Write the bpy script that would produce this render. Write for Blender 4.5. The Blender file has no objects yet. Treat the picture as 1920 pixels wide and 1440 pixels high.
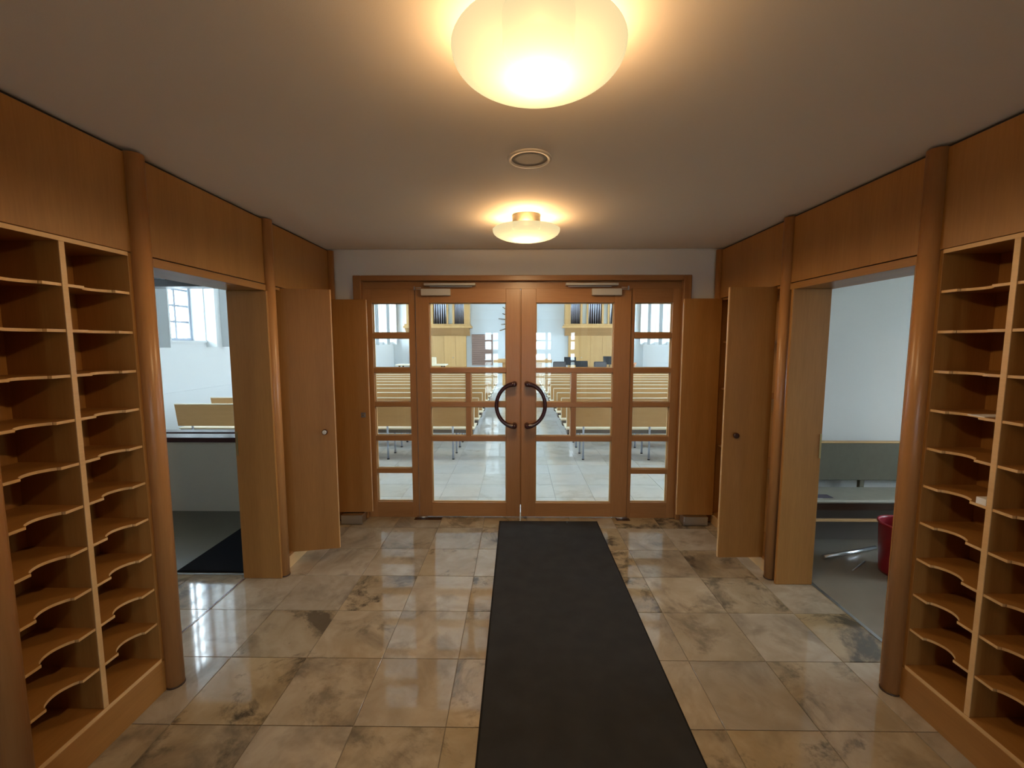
import bpy, bmesh, math, random
from mathutils import Vector, Matrix
random.seed(7)
C = bpy.context.scene.collection
S = bpy.context.scene
PI = math.pi

# ------------------------------------------------------------------ camera, sky, exposure
F_PX = 802.5
cam_d = bpy.data.cameras.new('camera'); cam = bpy.data.objects.new('camera', cam_d); C.objects.link(cam)
cam_d.sensor_fit = 'HORIZONTAL'; cam_d.sensor_width = 36.0; cam_d.lens = F_PX/1920*36.0
cam_d.clip_start = 0.02; cam_d.clip_end = 200
pitch, yaw, roll = 0.0953, -0.0117, -0.0003
fw = Vector((math.sin(yaw)*math.cos(pitch), math.cos(yaw)*math.cos(pitch), -math.sin(pitch)))
ri = Vector((math.cos(yaw), -math.sin(yaw), 0)); up = ri.cross(fw)
r2 = math.cos(roll)*ri + math.sin(roll)*up; u2 = -math.sin(roll)*ri + math.cos(roll)*up
cam.matrix_world = Matrix(((r2.x, u2.x, -fw.x, 0), (r2.y, u2.y, -fw.y, 0), (r2.z, u2.z, -fw.z, 1.6), (0, 0, 0, 1)))
S.camera = cam
w = bpy.data.worlds.new('world'); S.world = w; w.use_nodes = True
bg = w.node_tree.nodes['Background']; bg.inputs[0].default_value = (0.76, 0.90, 1.0, 1); bg.inputs[1].default_value = 11.8
S.view_settings.view_transform = 'Standard'; S.view_settings.look = 'None'
S.view_settings.gamma = 1.0; S.view_settings.use_curve_mapping = False; S.view_settings.exposure = 0.98
LAMP_W, HALO_W = 620.0, 6.0
LAMP_COL = (1.0, 0.74, 0.45)

def portal(loc, direction, sx, sy):
    l = bpy.data.lights.new('window_portal', 'AREA'); l.shape = 'RECTANGLE'; l.size = sx; l.size_y = sy
    l.cycles.is_portal = True
    o = bpy.data.objects.new('window_portal', l); C.objects.link(o); o.location = loc
    o.rotation_euler = Vector(direction).to_track_quat('-Z', 'Z').to_euler()
    return o

# ------------------------------------------------------------------ mesh builder
class MB:
    def __init__(s): s.bm = bmesh.new()
    def box(s, x0, x1, y0, y1, z0, z1, bev=0.0):
        b = bmesh.new()
        vs = [b.verts.new(p) for p in ((x0,y0,z0),(x1,y0,z0),(x1,y1,z0),(x0,y1,z0),(x0,y0,z1),(x1,y0,z1),(x1,y1,z1),(x0,y1,z1))]
        for f in ((0,3,2,1),(4,5,6,7),(0,1,5,4),(1,2,6,5),(2,3,7,6),(3,0,4,7)): b.faces.new([vs[i] for i in f])
        if bev > 0: bmesh.ops.bevel(b, geom=list(b.edges), offset=bev, segments=1, affect='EDGES')
        s.merge(b); return s
    def merge(s, b, mat=None):
        m = {}
        for v in b.verts: m[v] = s.bm.verts.new(mat @ v.co if mat else v.co)
        for f in b.faces:
            try: nf = s.bm.faces.new([m[v] for v in f.verts]); nf.smooth = f.smooth
            except ValueError: pass
        b.free()
    def cyl(s, p0, p1, r0, r1=None, n=20, smooth=True):
        r1 = r0 if r1 is None else r1
        return s.tube([p0, p1], [r0, r1], n, smooth)
    def tube(s, pts, rad, n=12, smooth=True, caps=True):
        pts = [Vector(p) for p in pts]
        if not isinstance(rad, (list, tuple)): rad = [rad]*len(pts)
        t0 = (pts[1]-pts[0]).normalized()
        a = Vector((0,0,1)) if abs(t0.z) < .9 else Vector((1,0,0))
        nrm = t0.cross(a).normalized(); rings = []
        for i, p in enumerate(pts):
            t = (pts[min(i+1,len(pts)-1)]-pts[max(i-1,0)]).normalized()
            nrm = (nrm - t*nrm.dot(t)).normalized(); bi = t.cross(nrm)
            rings.append([s.bm.verts.new(p + rad[i]*(math.cos(2*PI*k/n)*nrm + math.sin(2*PI*k/n)*bi)) for k in range(n)])
        for i in range(len(rings)-1):
            for k in range(n):
                f = s.bm.faces.new((rings[i][k], rings[i][(k+1)%n], rings[i+1][(k+1)%n], rings[i+1][k])); f.smooth = smooth
        if caps:
            s.bm.faces.new(rings[0][::-1]); s.bm.faces.new(rings[-1])
        return s
    def lathe(s, prof, cx, cy, n=48):
        rings = []
        for r, z in prof:
            if r < 1e-5: rings.append([s.bm.verts.new((cx, cy, z))])
            else: rings.append([s.bm.verts.new((cx+r*math.cos(2*PI*k/n), cy+r*math.sin(2*PI*k/n), z)) for k in range(n)])
        for a, b in zip(rings, rings[1:]):
            for k in range(n):
                q = []
                q.append(a[k % len(a)]);
                if len(a) > 1: q.append(a[(k+1) % n])
                if len(b) > 1: q.append(b[(k+1) % n])
                q.append(b[k % len(b)])
                if len(set(q)) >= 3:
                    f = s.bm.faces.new(q); f.smooth = True
        return s
    def prism(s, poly, z0, z1, axis='z'):
        def P(a, b, c):
            return {'z': (a,b,c), 'y': (a,c,b), 'x': (c,a,b)}[axis]
        lo = [s.bm.verts.new(P(a,b,z0)) for a,b in poly]; hi = [s.bm.verts.new(P(a,b,z1)) for a,b in poly]
        n = len(poly)
        s.bm.faces.new(lo[::-1]); s.bm.faces.new(hi)
        for i in range(n): s.bm.faces.new((lo[i], lo[(i+1)%n], hi[(i+1)%n], hi[i]))
        return s
    def rot(s, ang, axis, c):
        bmesh.ops.rotate(s.bm, verts=list(s.bm.verts), cent=Vector(c), matrix=Matrix.Rotation(ang, 3, axis)); return s
WL = {}
def wl(o): return WL.get(o.name, Vector((0,0,0)))
def obj(name, mb, mat, parent=None, kind=None, label=None, cat=None, group=None, origin=None):
    bmesh.ops.recalc_face_normals(mb.bm, faces=list(mb.bm.faces))
    base = wl(parent) if parent else Vector((0,0,0))
    org = Vector(origin) if origin is not None else base
    bmesh.ops.translate(mb.bm, verts=list(mb.bm.verts), vec=-org)
    me = bpy.data.meshes.new(name); mb.bm.to_mesh(me); mb.bm.free()
    me.materials.append(mat)
    o = bpy.data.objects.new(name, me); C.objects.link(o)
    if parent: o.parent = parent
    o.location = org - base
    WL[o.name] = org
    if kind: o['kind'] = kind
    if label: o['label'] = label
    if cat: o['category'] = cat
    if group: o['group'] = group
    return o
def thing(name, label, cat, loc, group=None):
    o = bpy.data.objects.new(name, None); C.objects.link(o); o.location = loc; o.empty_display_size = .1
    WL[o.name] = Vector(loc)
    if label: o['label'] = label
    if cat: o['category'] = cat
    if group: o['group'] = group
    return o
def B(*a, **k): return MB().box(*a, **k)
def copy_tree(root, delta, label):
    r = root.copy(); C.objects.link(r); r.location = root.location + Vector(delta); r['label'] = label
    for ch in list(root.children):
        c = ch.copy(); C.objects.link(c); c.parent = r
        for g in ch.children:
            d = g.copy(); C.objects.link(d); d.parent = c
    return r

# ------------------------------------------------------------------ materials
def newmat(name):
    m = bpy.data.materials.new(name); m.use_nodes = True
    nt = m.node_tree; return m, nt, nt.nodes['Principled BSDF']
def plain(name, col, rough=.5, metal=0.0, bump=0.0, bscale=200, var=0.0, vscale=3.0, spec=.5, trans=0.0):
    m, nt, p = newmat(name)
    p.inputs['Base Color'].default_value = (*col, 1); p.inputs['Roughness'].default_value = rough
    p.inputs['Metallic'].default_value = metal; p.inputs['Specular IOR Level'].default_value = spec
    geo = nt.nodes.new('ShaderNodeNewGeometry')
    n = nt.nodes.new('ShaderNodeTexNoise'); n.inputs['Scale'].default_value = vscale; n.inputs['Detail'].default_value = 4
    nt.links.new(geo.outputs['Position'], n.inputs['Vector'])
    mr = nt.nodes.new('ShaderNodeMapRange'); mr.inputs[1].default_value = .3; mr.inputs[2].default_value = .7
    mr.inputs[3].default_value = 1-var; mr.inputs[4].default_value = 1+var
    nt.links.new(n.outputs['Fac'], mr.inputs[0])
    mx = nt.nodes.new('ShaderNodeVectorMath'); mx.operation = 'SCALE'; mx.inputs[0].default_value = col
    nt.links.new(mr.outputs[0], mx.inputs['Scale']); nt.links.new(mx.outputs[0], p.inputs['Base Color'])
    if bump > 0:
        n2 = nt.nodes.new('ShaderNodeTexNoise'); n2.inputs['Scale'].default_value = bscale
        nt.links.new(geo.outputs['Position'], n2.inputs['Vector'])
        b = nt.nodes.new('ShaderNodeBump'); b.inputs['Strength'].default_value = bump; b.inputs['Distance'].default_value = .002
        nt.links.new(n2.outputs['Fac'], b.inputs['Height']); nt.links.new(b.outputs[0], p.inputs['Normal'])
    return m
def wood(name, c1, c2, rough=.38, axis='z', scale=1.0, spec=.4):
    m, nt, p = newmat(name)
    geo = nt.nodes.new('ShaderNodeNewGeometry'); oi = nt.nodes.new('ShaderNodeObjectInfo')
    mp = nt.nodes.new('ShaderNodeMapping')
    k = {'x': (0.6, 9, 9), 'y': (9, .6, 9), 'z': (9, 9, .6)}[axis]
    mp.inputs['Scale'].default_value = [v*scale for v in k]
    nt.links.new(geo.outputs['Position'], mp.inputs[0])
    n = nt.nodes.new('ShaderNodeTexNoise'); n.noise_dimensions = '4D'; n.inputs['Scale'].default_value = 1.0
    n.inputs['Detail'].default_value = 3; n.inputs['Roughness'].default_value = .55
    ml = nt.nodes.new('ShaderNodeMath'); ml.operation = 'MULTIPLY'; ml.inputs[1].default_value = 17.0
    nt.links.new(oi.outputs['Random'], ml.inputs[0]); nt.links.new(ml.outputs[0], n.inputs['W'])
    nt.links.new(mp.outputs[0], n.inputs['Vector'])
    mp2 = nt.nodes.new('ShaderNodeMapping'); mp2.inputs['Scale'].default_value = [v*scale*14 for v in k]
    nt.links.new(geo.outputs['Position'], mp2.inputs[0])
    n2 = nt.nodes.new('ShaderNodeTexNoise'); n2.inputs['Scale'].default_value = 1.0; n2.inputs['Detail'].default_value = 2
    nt.links.new(mp2.outputs[0], n2.inputs['Vector'])
    mixf = nt.nodes.new('ShaderNodeMath'); mixf.operation = 'MULTIPLY_ADD'; mixf.inputs[1].default_value = .35
    nt.links.new(n2.outputs['Fac'], mixf.inputs[0])
    sc = nt.nodes.new('ShaderNodeMath'); sc.operation = 'MULTIPLY'; sc.inputs[1].default_value = .65
    nt.links.new(n.outputs['Fac'], sc.inputs[0]); nt.links.new(sc.outputs[0], mixf.inputs[2])
    cr = nt.nodes.new('ShaderNodeValToRGB')
    cr.color_ramp.elements[0].position = .36; cr.color_ramp.elements[0].color = (*c1, 1)
    cr.color_ramp.elements[1].position = .64; cr.color_ramp.elements[1].color = (*c2, 1)
    nt.links.new(mixf.outputs[0], cr.inputs[0])
    hs = nt.nodes.new('ShaderNodeHueSaturation')
    mr = nt.nodes.new('ShaderNodeMapRange'); mr.inputs[3].default_value = .94; mr.inputs[4].default_value = 1.06
    nt.links.new(oi.outputs['Random'], mr.inputs[0]); nt.links.new(mr.outputs[0], hs.inputs['Value'])
    nt.links.new(cr.outputs[0], hs.inputs['Color']); nt.links.new(hs.outputs[0], p.inputs['Base Color'])
    p.inputs['Roughness'].default_value = rough; p.inputs['Specular IOR Level'].default_value = spec
    return m
WC1, WC2 = (.315,.142,.034), (.39,.183,.047)
m_wood = wood('beech_veneer_upright', WC1, WC2, .42)
m_woody = wood('beech_veneer_along_wall', WC1, WC2, .42, 'y')
m_woodx = wood('beech_veneer_across', WC1, WC2, .42, 'x')
m_edge = wood('pale_beech_edging', (.60,.37,.16), (.68,.43,.20), .4, 'y')
m_post = wood('solid_beech_post', (.37,.165,.052), (.44,.205,.07), .32)
m_door = wood('glazed_door_wood', (.31,.145,.050), (.38,.183,.066), .33)
m_doorx = wood('glazed_door_wood_across', (.31,.145,.050), (.38,.183,.066), .33, 'x')
m_pew = wood('pale_pew_wood', (.52,.285,.105), (.58,.325,.125), .4, 'x')
m_seatshade = plain('shaded_seat_edge', (.16,.13,.11), .5)  # shade on the pew seat's back edge, put into the colour
m_pewe = wood('pew_edging', (.88,.76,.55), (.92,.82,.62), .35, 'x')
m_organ = wood('organ_case_oak', (.60,.36,.14), (.66,.405,.165), .45)
m_organx = wood('organ_cornice_oak', (.42,.24,.10), (.48,.28,.12), .45, 'x')
m_altar = wood('altar_wood', (.65,.36,.14), (.72,.42,.18), .45, 'x')
m_dark = wood('dark_stained_wood', (.045,.022,.014), (.07,.035,.02), .25, 'x')
m_ledge = wood('dark_polished_ledge', (.06,.028,.03), (.09,.04,.04), .12, 'x')
m_gapdark = plain('shadow_gap_black', (.03,.03,.035), .8)
m_ceil = plain('painted_ceiling', (.80,.745,.655), .9, bump=.15, bscale=350, var=.015, vscale=1.5, spec=.2)
m_wall = plain('white_plaster', (.72,.71,.68), .9, bump=.2, bscale=260, var=.015, vscale=2, spec=.2)
m_nave = plain('church_plaster', (.74,.77,.78), .9, bump=.15, bscale=120, var=.01, vscale=1, spec=.2)
m_lino2 = plain('olive_floor_covering', (.13,.115,.08), .3, var=.04, vscale=6)
m_kick = plain('brown_kick_board', (.15,.125,.10), .6)
m_sidewall = plain('grey_plaster', (.66,.60,.48), .85, var=.03, vscale=1.5, spec=.2)
m_grout = plain('tile_grout', (.20,.17,.13), .9)
m_ngrout = plain('church_tile_grout', (.55,.52,.48), .8)
m_carpet = plain('charcoal_carpet', (.040,.039,.038), .95, bump=.9, bscale=900, var=.12, vscale=9, spec=.15)
m_carpetb = plain('carpet_rubber_edge', (.012,.012,.014), .8, spec=.2)
m_mat = plain('black_entrance_mat', (.010,.010,.013), .95, bump=.8, bscale=700, spec=.1)
m_lino = plain('grey_linoleum', (.25,.22,.175), .25, var=.04, vscale=6)
m_steel = plain('brushed_steel', (.55,.55,.56), .3, 1.0)
m_brass = plain('dull_brass', (.45,.34,.16), .4, 1.0)
m_chrome = plain('chrome_tube', (.85,.87,.92), .28, 1.0)
m_leg = plain('silver_lacquered_leg', (.42,.46,.55), .35, .3)
m_closer = plain('silver_painted_metal', (.52,.49,.44), .45, .2)
m_handle = plain('burgundy_handle', (.040,.010,.013), .22, spec=.6)
m_knobd = plain('dark_brown_knob', (.05,.018,.012), .25)
m_knobw = plain('pale_grey_knob', (.62,.62,.58), .35)
m_base = plain('lamp_base_cream', (.22,.19,.14), .5)
m_ring = plain('speaker_ring_cream', (.66,.62,.53), .5)
m_grille = plain('speaker_grille_grey', (.44,.42,.37), .7, bump=.8, bscale=1500)
m_red = plain('red_plastic', (.30,.012,.025), .35, var=.05)
m_paper = plain('white_paper', (.80,.80,.80), .7)
m_print = plain('dark_booklet', (.10,.09,.13), .6)
m_greypanel = plain('organ_grey_infill', (.50,.49,.43), .6)
m_pipe = plain('tin_organ_pipe', (.62,.66,.78), .35, .7)
m_black = plain('black_painted_metal', (.02,.02,.022), .5)
m_chair = plain('grey_seat_fabric', (.13,.12,.12), .8)
m_slat = plain('brown_slatted_wood', (.30,.19,.15), .6, var=.05)
m_olive = plain('grey_green_upholstery', (.125,.115,.078), .8, var=.05, vscale=20)
m_seatg = plain('worn_bench_seat', (.36,.35,.29), .45, var=.06, vscale=12)
m_terra = plain('terracotta', (.55,.24,.12), .7)
m_ground = plain('outside_paving', (.40,.41,.38), .9)
m_gold = plain('bronze_ray', (.22,.16,.10), .5, .2)
m_winframe = plain('grey_window_frame', (.26,.29,.34), .5)

def marble(name, base, light, dark, blotch, rough, tint=1.0):
    m, nt, p = newmat(name)
    geo = nt.nodes.new('ShaderNodeNewGeometry'); oi = nt.nodes.new('ShaderNodeObjectInfo')
    ml = nt.nodes.new('ShaderNodeMath'); ml.operation = 'MULTIPLY'; ml.inputs[1].default_value = 53.0
    nt.links.new(oi.outputs['Random'], ml.inputs[0])
    def noise(sc, det, ro, dist, off):
        n = nt.nodes.new('ShaderNodeTexNoise'); n.noise_dimensions = '4D'
        n.inputs['Scale'].default_value = sc; n.inputs['Detail'].default_value = det
        n.inputs['Roughness'].default_value = ro; n.inputs['Distortion'].default_value = dist
        a = nt.nodes.new('ShaderNodeMath'); a.operation = 'ADD'; a.inputs[1].default_value = off
        nt.links.new(ml.outputs[0], a.inputs[0]); nt.links.new(a.outputs[0], n.inputs['W'])
        nt.links.new(geo.outputs['Position'], n.inputs['Vector']); return n
    def ramp(n, p0, p1, c0=(0,0,0,1), c1=(1,1,1,1)):
        r = nt.nodes.new('ShaderNodeValToRGB'); r.color_ramp.elements[0].position = p0; r.color_ramp.elements[1].position = p1
        r.color_ramp.elements[0].color = c0; r.color_ramp.elements[1].color = c1
        nt.links.new(n.outputs['Fac'] if 'Fac' in n.outputs else n.outputs[0], r.inputs[0]); return r
    def mix(fac, a, b):
        x = nt.nodes.new('ShaderNodeMix'); x.data_type = 'RGBA'
        if fac is not None: nt.links.new(fac, x.inputs[0])
        for s_, v in ((6, a), (7, b)):
            if hasattr(v, 'links'): nt.links.new(v, x.inputs[s_])
            else: x.inputs[s_].default_value = (*v, 1)
        return x.outputs[2]
    c = mix(ramp(noise(4.5, 6, .6, 1.2, 0), .38, .66).outputs[0], base, light)
    mask = ramp(noise(2.6, 5, .62, .9, 7.1), .50, .68).outputs[0]
    c = mix(mask, c, dark)
    # a second, sharper stain that only some tiles carry
    has = nt.nodes.new('ShaderNodeMath'); has.operation = 'FRACT'
    m5 = nt.nodes.new('ShaderNodeMath'); m5.operation = 'MULTIPLY'; m5.inputs[1].default_value = 91.7
    nt.links.new(oi.outputs['Random'], m5.inputs[0]); nt.links.new(m5.outputs[0], has.inputs[0])
    gt = nt.nodes.new('ShaderNodeMapRange'); gt.inputs[1].default_value = .1; gt.inputs[2].default_value = .7
    nt.links.new(has.outputs[0], gt.inputs[0])
    m2 = ramp(noise(3.6, 8, .68, .6, 19.3), .515, .61).outputs[0]
    mm = nt.nodes.new('ShaderNodeMath'); mm.operation = 'MULTIPLY'
    nt.links.new(gt.outputs[0], mm.inputs[0]); nt.links.new(m2, mm.inputs[1])
    c = mix(mm.outputs[0], c, blotch)
    # warm or pale tile
    hs = nt.nodes.new('ShaderNodeHueSaturation')
    mr = nt.nodes.new('ShaderNodeMapRange'); mr.inputs[3].default_value = 1-.10*tint; mr.inputs[4].default_value = 1+.10*tint
    nt.links.new(oi.outputs['Random'], mr.inputs[0]); nt.links.new(mr.outputs[0], hs.inputs['Value'])
    sr = nt.nodes.new('ShaderNodeMapRange'); sr.inputs[3].default_value = .75; sr.inputs[4].default_value = 1.2
    nt.links.new(has.outputs[0], sr.inputs[0]); nt.links.new(sr.outputs[0], hs.inputs['Saturation'])
    nt.links.new(c, hs.inputs['Color']); nt.links.new(hs.outputs[0], p.inputs['Base Color'])
    p.inputs['Roughness'].default_value = rough; p.inputs['Specular IOR Level'].default_value = .55
    nb = noise(2.0, 2, .5, 0, 31)
    b = nt.nodes.new('ShaderNodeBump'); b.inputs['Strength'].default_value = .02; b.inputs['Distance'].default_value = .01
    nt.links.new(nb.outputs['Fac'], b.inputs['Height']); nt.links.new(b.outputs[0], p.inputs['Normal'])
    return m
m_tile = marble('polished_limestone', (.365,.285,.185), (.47,.385,.27), (.215,.172,.122), (.095,.082,.062), .055)
m_ntile = marble('church_limestone', (.74,.69,.61), (.78,.73,.65), (.68,.63,.55), (.63,.58,.50), .06, .2)

def glassmat(name, tint=(.97,.99,1.0)):
    m = bpy.data.materials.new(name); m.use_nodes = True; nt = m.node_tree; nt.nodes.clear()
    out = nt.nodes.new('ShaderNodeOutputMaterial'); mix = nt.nodes.new('ShaderNodeMixShader')
    tr = nt.nodes.new('ShaderNodeBsdfTransparent'); tr.inputs[0].default_value = (*tint, 1)
    gl = nt.nodes.new('ShaderNodeBsdfGlossy'); gl.inputs['Roughness'].default_value = 0.0; gl.inputs[0].default_value = (1,1,1,1)
    lw = nt.nodes.new('ShaderNodeLayerWeight'); lw.inputs[0].default_value = .5
    pw = nt.nodes.new('ShaderNodeMath'); pw.operation = 'POWER'; pw.inputs[1].default_value = 5
    ma = nt.nodes.new('ShaderNodeMath'); ma.operation = 'MULTIPLY_ADD'; ma.inputs[1].default_value = .97; ma.inputs[2].default_value = .025
    nt.links.new(lw.outputs['Facing'], pw.inputs[0]); nt.links.new(pw.outputs[0], ma.inputs[0]); nt.links.new(ma.outputs[0], mix.inputs[0])
    nt.links.new(tr.outputs[0], mix.inputs[1]); nt.links.new(gl.outputs[0], mix.inputs[2]); nt.links.new(mix.outputs[0], out.inputs[0])
    return m
m_glass = glassmat('clear_glass')

def opal():
    m = bpy.data.materials.new('lit_opal_glass'); m.use_nodes = True; nt = m.node_tree; nt.nodes.clear()
    out = nt.nodes.new('ShaderNodeOutputMaterial')
    tr = nt.nodes.new('ShaderNodeBsdfTransparent'); tr.inputs[0].default_value = (.03,.028,.024,1)
    tl = nt.nodes.new('ShaderNodeBsdfTranslucent'); tl.inputs[0].default_value = (.0026,.0023,.0014,1)
    em = nt.nodes.new('ShaderNodeEmission'); em.inputs[0].default_value = (1,.80,.42,1); em.inputs[1].default_value = .43
    a1 = nt.nodes.new('ShaderNodeAddShader'); a2 = nt.nodes.new('ShaderNodeAddShader')
    nt.links.new(tr.outputs[0], a1.inputs[0]); nt.links.new(tl.outputs[0], a1.inputs[1])
    nt.links.new(a1.outputs[0], a2.inputs[0]); nt.links.new(em.outputs[0], a2.inputs[1]); nt.links.new(a2.outputs[0], out.inputs[0])
    return m
m_opal = opal()

# ------------------------------------------------------------------ dimensions
XL, XR = -1.62, 1.735           # panelled wall faces
ZC = 2.40                       # entrance ceiling
YB = 3.80                       # wall with the glass doors
T = .38845; TX0, TY0 = -.2974, 1.6437
NL, NR = -5.60, 5.70            # church side walls
YF = 19.5; ZN = 7.0

# ------------------------------------------------------------------ floors
fl = obj('floor', B(-5.6, 1.965, -3.2, 3.93, -.06, -.004), m_grout, kind='structure')
near = obj('stone_slab', B(-1.9, 1.965, -3.2, TY0-3*T-.002, -.004, 0), m_tile, fl)
me_tile = None
def tiles(parent, i0, i1, j0, j1, tx0, ty0, t, mat, xmin=-99, xmax=99, ymax=99, gap=.0035):
    mesh = None
    for j in range(j0, j1):
        for i in range(i0, i1):
            x0, x1 = max(tx0+i*t, xmin), min(tx0+(i+1)*t, xmax)
            y0, y1 = ty0+j*t, min(ty0+(j+1)*t, ymax)
            if x1-x0 < .03 or y1-y0 < .03: continue
            if mesh is None:
                h = (t-gap)/2
                o = obj('tile', B(-h, h, -h, h, -.012, 0, bev=.0008), mat, parent)
                mesh = o.data
            else:
                o = bpy.data.objects.new('tile', mesh); C.objects.link(o); o.parent = parent
            o.location = ((x0+x1)/2, (y0+y1)/2, 0)
            o.scale = ((x1-x0-gap)/(t-gap), (y1-y0-gap)/(t-gap), 1)
tiles(fl, -4, 6, -3, 6, TX0, TY0, T, m_tile, xmax=1.963, ymax=3.93)
tiles(fl, -9, -4, 0, 3, TX0, TY0, T, m_tile)
obj('linoleum', B(-5.6, -1.87, TY0+3*T+.002, 3.93, -.004, 0), m_lino2, fl)
obj('stone_slab', B(-5.6, TX0-9*T, -1.0, TY0+3*T, -.004, 0), m_tile, fl)
# church floor
nf = obj('floor', B(NL-.4, NR+.4, 3.93, YF+.3, -.06, -.004), m_ngrout, kind='structure')
NT = .40; nx0, nx1, ny1 = -2.4, 2.8, 3.93+12*NT
tiles(nf, 0, 13, 0, 12, nx0, 3.93, NT, m_ntile, gap=.003)
far = MB(); far.box(NL-.4, nx0, 3.93, YF+.3, -.004, 0); far.box(nx1, NR+.4, 3.93, YF+.3, -.004, 0); far.box(nx0, nx1, ny1, YF+.3, -.004, 0)
obj('stone_slab', far, m_ntile, nf)
obj('chancel_platform', B(-3.6, 4.6, 13.7, YF, 0, .15, bev=.004), m_ntile, nf)
# side room floor (right) and outside ground
obj('floor', B(1.975, 5.7, -.5, 3.93, -.06, .001), m_lino, kind='structure')
obj('trim_1', B(1.958, 1.98, 1.9, 2.76, -.01, .003), m_steel, kind='structure', label='thin metal threshold strip in the right doorway floor')
obj('trim_2', B(-1.866, -1.858, 1.9, 2.76, -.01, .0015), m_ledge, kind='structure', label='thin dark red expansion strip in the left doorway floor')
obj('ground', B(-40, 40, -40, 60, -.4, -.25), m_ground, kind='structure')

# ------------------------------------------------------------------ ceilings and masonry
cl = obj('ceiling', B(-1.9, 2.0, -3.2, 3.745, ZC, ZC+.12), m_ceil, kind='structure')
obj('ceiling_edge', B(-1.9, 2.0, 3.745, 3.86, ZC+.014, ZC+.12), m_ceil, cl)
# back wall of entrance (white) with the opening for the glazed screen
wb = MB(); wb.box(-1.90, -1.415, YB, YB+.24, 0, ZC+.12); wb.box(1.495, 2.0, YB, YB+.24, 0, ZC+.12); wb.box(-1.415, 1.495, YB, YB+.24, 2.17, ZC+.12)
obj('wall_back', wb, m_wall, kind='structure')
gap = MB(); gap.box(-1.645, -1.635, -3.2, YB, 1.9, ZC); gap.box(1.75, 1.76, -3.2, YB, 1.9, ZC)
# side masonry behind the panelling
def masonry(x0, x1, name, o1):
    m = MB(); m.box(x0, x1, -3.2, 1.86, 0, ZC+.1); m.box(x0, x1, o1, YB+.05, 0, ZC+.1); m.box(x0, x1, 1.86, o1, 1.975, ZC+.1)
    return obj(name, m, m_wall, kind='structure')
wL = masonry(-2.06, -1.872, 'wall_left', 3.35)
wR = masonry(1.982, 2.20, 'wall_right', 3.30)
obj('shadow_gap', B(-1.66, -1.64, -3.2, YB, 1.97, ZC), m_gapdark, wL)
obj('shadow_gap', B(1.755, 1.775, -3.2, YB, 1.97, ZC), m_gapdark, wR)

# church shell
NWIN0, NP = 6.70, 1.45          # first window opening and spacing
def side_wall(sign, X, name):
    th = .42
    xs = (X-th, X) if sign < 0 else (X, X+th)
    m = MB()
    y = -1.0 if sign < 0 else 3.9
    k0 = -1
    starts = [NWIN0+NP*k for k in ((-4,) if sign < 0 else ()) + tuple(range(-1, 9))]  # lone extra left opening is an added window that lights the side room
    m.box(*xs, y, YF+.3, -.1, 1.64); m.box(*xs, y, YF+.3, 4.5, ZN)
    prev = y
    for s_ in starts:
        m.box(*xs, prev, s_, 1.64, 4.5); prev = s_+.97
    m.box(*xs, prev, YF+.3, 1.64, 4.5)
    o = obj(name, m, m_nave, kind='structure')
    return o, starts
nwl, starts = side_wall(-1, NL, 'wall_church_left')
nwr, starts_r = side_wall(1, NR, 'wall_church_right')
obj('wainscot', B(NL, NL+.02, 3.0, 18.0, 0, .80, bev=.003), m_nave, nwl)
obj('wainscot', B(NR-.02, NR, 4.2, 18.0, 0, .80, bev=.003), m_nave, nwr)
def window(n, sign, X, y0, y1, z0, z1, detail):
    gx = X + sign*.26
    root = thing('window_%d' % n, None, None, (gx, (y0+y1)/2, z0)); root['kind'] = 'structure'
    f = MB(); t = .05; a, b = gx-.03, gx+.03
    f.box(a, b, y0, y0+t, z0, z1); f.box(a, b, y1-t, y1, z0, z1); f.box(a, b, y0+t, y1-t, z0, z0+t); f.box(a, b, y0+t, y1-t, z1-t, z1)
    obj('window_frame', f, m_winframe, root)
    nc, nr = 3, 10; cw = (y1-y0-2*t)/nc; rh = (z1-z0-2*t)/nr
    if detail:
        for c in range(1, nc): obj('muntin', B(gx-.015, gx+.015, y0+t+c*cw-.020, y0+t+c*cw+.020, z0+t, z1-t), m_winframe, root)
        for r in range(1, nr): obj('muntin', B(gx-.013, gx+.013, y0+t, y1-t, z0+t+r*rh-.017, z0+t+r*rh+.017), m_winframe, root)
        mesh = None
        for c in range(nc):
            for r in range(nr):
                cy, cz = y0+t+(c+.5)*cw, z0+t+(r+.5)*rh
                if mesh is None:
                    o = obj('pane', B(-.003, .003, -cw/2+.01, cw/2-.01, -rh/2+.008, rh/2-.008), m_glass, root, origin=(0,0,0)); mesh = o.data
                else:
                    o = bpy.data.objects.new('pane', mesh); C.objects.link(o); o.parent = root
                o.location = Vector((gx, cy, cz)) - wl(root)
    else:
        g = MB()
        for c in range(1, nc): g.box(gx-.015, gx+.015, y0+t+c*cw-.020, y0+t+c*cw+.020, z0+t, z1-t)
        for r in range(1, nr): g.box(gx-.013, gx+.013, y0+t, y1-t, z0+t+r*rh-.017, z0+t+r*rh+.017)
        obj('muntin_grid', g, m_winframe, root)
        obj('pane', B(gx-.003, gx+.003, y0+t, y1-t, z0+t, z1-t), m_glass, root)
    sill = B(min(X+sign*.24, X-sign*.03), max(X+sign*.24, X-sign*.03), y0-.0, y1+.0, z0-.03, z0+.004)
    obj('window_sill', sill, m_nave, root)
    portal((gx-sign*.07, (y0+y1)/2, (z0+z1)/2), (-sign, 0, 0), (z1-z0)*.98, (y1-y0)*.96)
    return root
n = 1
for k, s_ in enumerate(starts):
    window(n, -1, NL, s_, s_+.97, 1.64, 4.5, k in (2, 3)); n += 1
    for yy in (s_-.05, s_+.97+.02):
        obj('window_fin', B(NL, NL+.19, yy, yy+.035, 1.53, 5.2, bev=.002), m_nave, nwl)
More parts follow.
